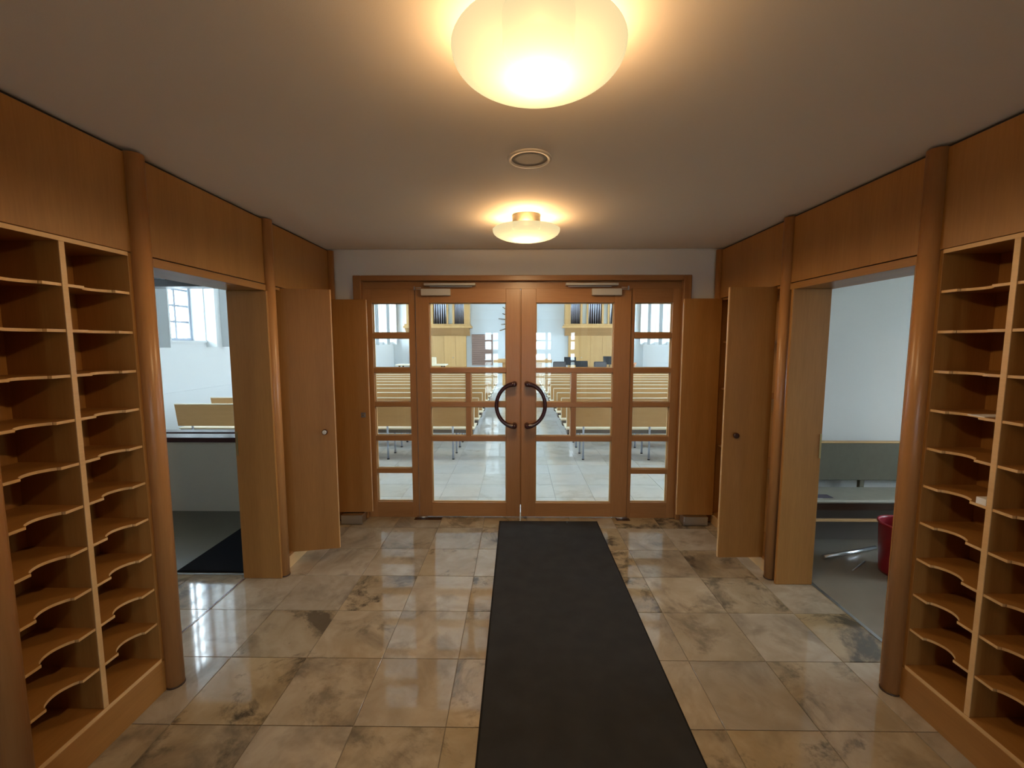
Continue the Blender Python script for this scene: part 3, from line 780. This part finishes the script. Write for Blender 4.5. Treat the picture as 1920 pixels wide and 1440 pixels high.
# ------------------------------------------------------------------ far end of the church
YW = YF-.04
def organ(side, label):
    s_ = side; yo = 19.0
    xi = 2.12 if s_ > 0 else -2.10
    r = thing('organ', label, 'organ', (xi+s_*1.4, 19.3, .15))
    def X(a, b): return tuple(sorted((xi+s_*a, xi+s_*b)))
    obj('base_case', B(*X(.19, 2.77), 19.35, YW, .15, 1.95), m_organ, r)
    for a, b in ((.195,.66), (.67,1.18), (1.19,1.70), (1.71,2.22), (2.23,2.765)):
        p = obj('panel', B(*X(a, b), 19.335, 19.35, .17, 1.93, bev=.004), m_organ, r)
        if abs(a-.67) < .01:
            k = MB(); kx = xi+s_*.78; k.cyl((kx, 19.335, .95), (kx, 19.29, .95), .02, n=12); obj('knob', k, m_steel, p)
    q = MB(); pr = [(19.35, 1.93), (YW, 1.93), (YW, 2.26), (18.93, 2.26)]
    q.prism(pr, *X(.02, 2.85), 'x'); obj('cornice', q, m_organx, r)
    obj('ledge', B(*X(-.10, 2.9), 18.88, YW, 2.26, 2.36, bev=.01), m_organ, r)
    obj('ledge', B(*X(-.04, 2.86), 18.93, YW, 2.36, 2.44, bev=.01), m_organ, r)
    ztop = 4.6
    obj('case_side', B(*X(0, .20), 18.98, YW, 2.44, ztop), m_organ, r)
    for a, b in ((.66,.74), (.93,1.00), (1.60,1.67), (1.85,1.92), (2.62,2.77), (.20,.23)): obj('post', B(*X(a, b), 18.97, 19.1, 2.44, ztop), m_organ, r)
    for a, b in ((.74,.93), (1.67,1.85)): obj('infill_panel', B(*X(a, b), 19.02, 19.05, 2.44, ztop), m_greypanel, r)
    obj('back_board', B(*X(.2, 2.7), 19.40, 19.42, 2.44, ztop), m_black, r)
    obj('top_board', B(*X(-.05, 2.85), 18.93, YW, ztop, ztop+.12), m_organ, r)
    for a, b, n_ in ((.23,.66,7), (1.00,1.60,6), (1.92,2.62,5)):
        for k in range(n_):
            w_ = (b-a)/n_; cx = xi+s_*(a+(k+.5)*w_); rr = w_*.36
            q = MB(); q.tube([(cx, 19.12, 2.44), (cx, 19.12, 2.44+.75), (cx, 19.12, 4.1+.05*k)], [rr*.28, rr, rr], 12)
            obj('pipe', q, m_pipe, r)
    return r
organ(-1, 'left organ case with silver pipes above pale wood panelling')
organ(1, 'right organ case with silver pipes above pale wood panelling')
al = thing('altar', 'orange brown wooden altar table at end of the aisle', 'altar', (.19, 14.6, .15))
obj('top', B(-.80, 1.18, 14.5, 15.3, .93, 1.05, bev=.01), m_altar, al)
obj('pedestal', B(-.50, .85, 14.65, 15.15, .15, .93, bev=.01), m_altar, al)
sl_ = thing('slatted_panel', 'reddish brown slatted panel on far wall between the left organ and altar', 'panel', (-1.6, YW, .6))
obj('backing', B(-2.05, -1.10, YW-.03, YW, .60, 1.99), m_slat, sl_)
for k in range(14): obj('slat', B(-2.05, -1.10, YW-.055, YW-.03, .605+k*.0985, .605+k*.0985+.085, bev=.006), m_slat, sl_)
sb = thing('sunburst', 'bronze ray sculpture on far wall above the altar', 'sculpture', (.38, YW, 2.54))
for k in range(28):
    a = 2*PI*k/28+.1
    left = math.cos(a) < .25
    L0, L1 = .18, ((1.22 if k % 2 else 1.1) if left else .42)
    ca, sa = math.cos(a), math.sin(a)
    if sa < -.45 and left: L1 = .8
    q = MB(); q.tube([(.38+L0*ca, YW-.06, 2.54+L0*sa), (.38+(L0+L1)/2*ca, YW-.09, 2.54+(L0+L1)/2*sa), (.38+L1*ca, YW-.05, 2.54+L1*sa)], [.035, .035, .018], 8)
    obj('ray', q, m_gold, sb)
q = MB(); q.cyl((.38, YW, 2.54), (.38, YW-.08, 2.54), .2, n=24); obj('disc', q, m_gold, sb)
def chair(x, y, lab):
    r = thing('chair', lab, 'chair', (x, y, .15))
    q = B(x-.21, x+.21, y, y+.03, .62, 1.0, bev=.03); obj('backrest', q, m_chair, r)
    obj('seat', B(x-.22, x+.22, y+.03, y+.46, .58, .62, bev=.015), m_chair, r)
    for sx in (-1, 1):
        for yy in (y+.03, y+.42):
            q = MB(); q.cyl((x+sx*.19, yy, .15), (x+sx*.19, yy, .58), .012, n=8); obj('leg', q, m_leg, r)
        q = MB(); q.cyl((x+sx*.17, y+.03, .55), (x+sx*.17, y+.015, .75), .011, n=8); obj('back_post', q, m_chrome, r)
chair(1.39, 14.0, 'dark grey chair right of the altar, beside the tallest music stand')
chair(2.72, 14.0, 'dark grey chair farther right, below the right organ')
def stand(x, y, zt, lab):
    r = thing('music_stand', lab, 'music stand', (x, y, .15))
    q = B(x-.20, x+.20, y, y+.015, zt-.28, zt, bev=.004); q.rot(-.25, 'X', (x, y, zt-.28)); obj('desk', q, m_black, r)
    q = MB(); q.cyl((x, y+.02, .2), (x, y+.02, zt-.22), .012, n=8); obj('pole', q, m_black, r)
    for a in (0, 2.1, 4.2):
        q = MB(); q.cyl((x, y+.02, .30), (x+.25*math.cos(a), y+.02+.25*math.sin(a), .16), .008, n=6); obj('leg', q, m_black, r)
stand(1.80, 14.5, 1.14, 'black music stand with raised desk beside the left chair')
stand(2.15, 14.2, 1.02, 'lower black music stand between the two dark chairs')
stand(3.08, 14.3, 1.17, 'black music stand right of the farther dark chair')
tbx = thing('side_table', 'long pale wooden table at front of the left organ', 'table', (-3.2, 14.2, .15))
obj('tabletop', B(-4.0, -2.35, 14.0, 14.6, .86, .90, bev=.005), m_pewe, tbx)
for xx in (-3.9, -2.5):
    for yy in (14.05, 14.5): obj('leg', B(xx, xx+.05, yy, yy+.05, .15, .86), m_dark, tbx)
tagged('wooden_box', B(-2.93, -2.72, 14.25, 14.45, .90, 1.13, bev=.005), m_pewe, 'small pale wooden box standing on the long side table', 'box')
q = MB(); q.lathe([(0, .15), (.12, .15), (.16, .85), (.20, .95), (.15, .95), (.0, .85)], 3.75, 14.2, 24)
tagged('planter', q, m_terra, 'terracotta planter seen through the right sidelight above the pews', 'planter')
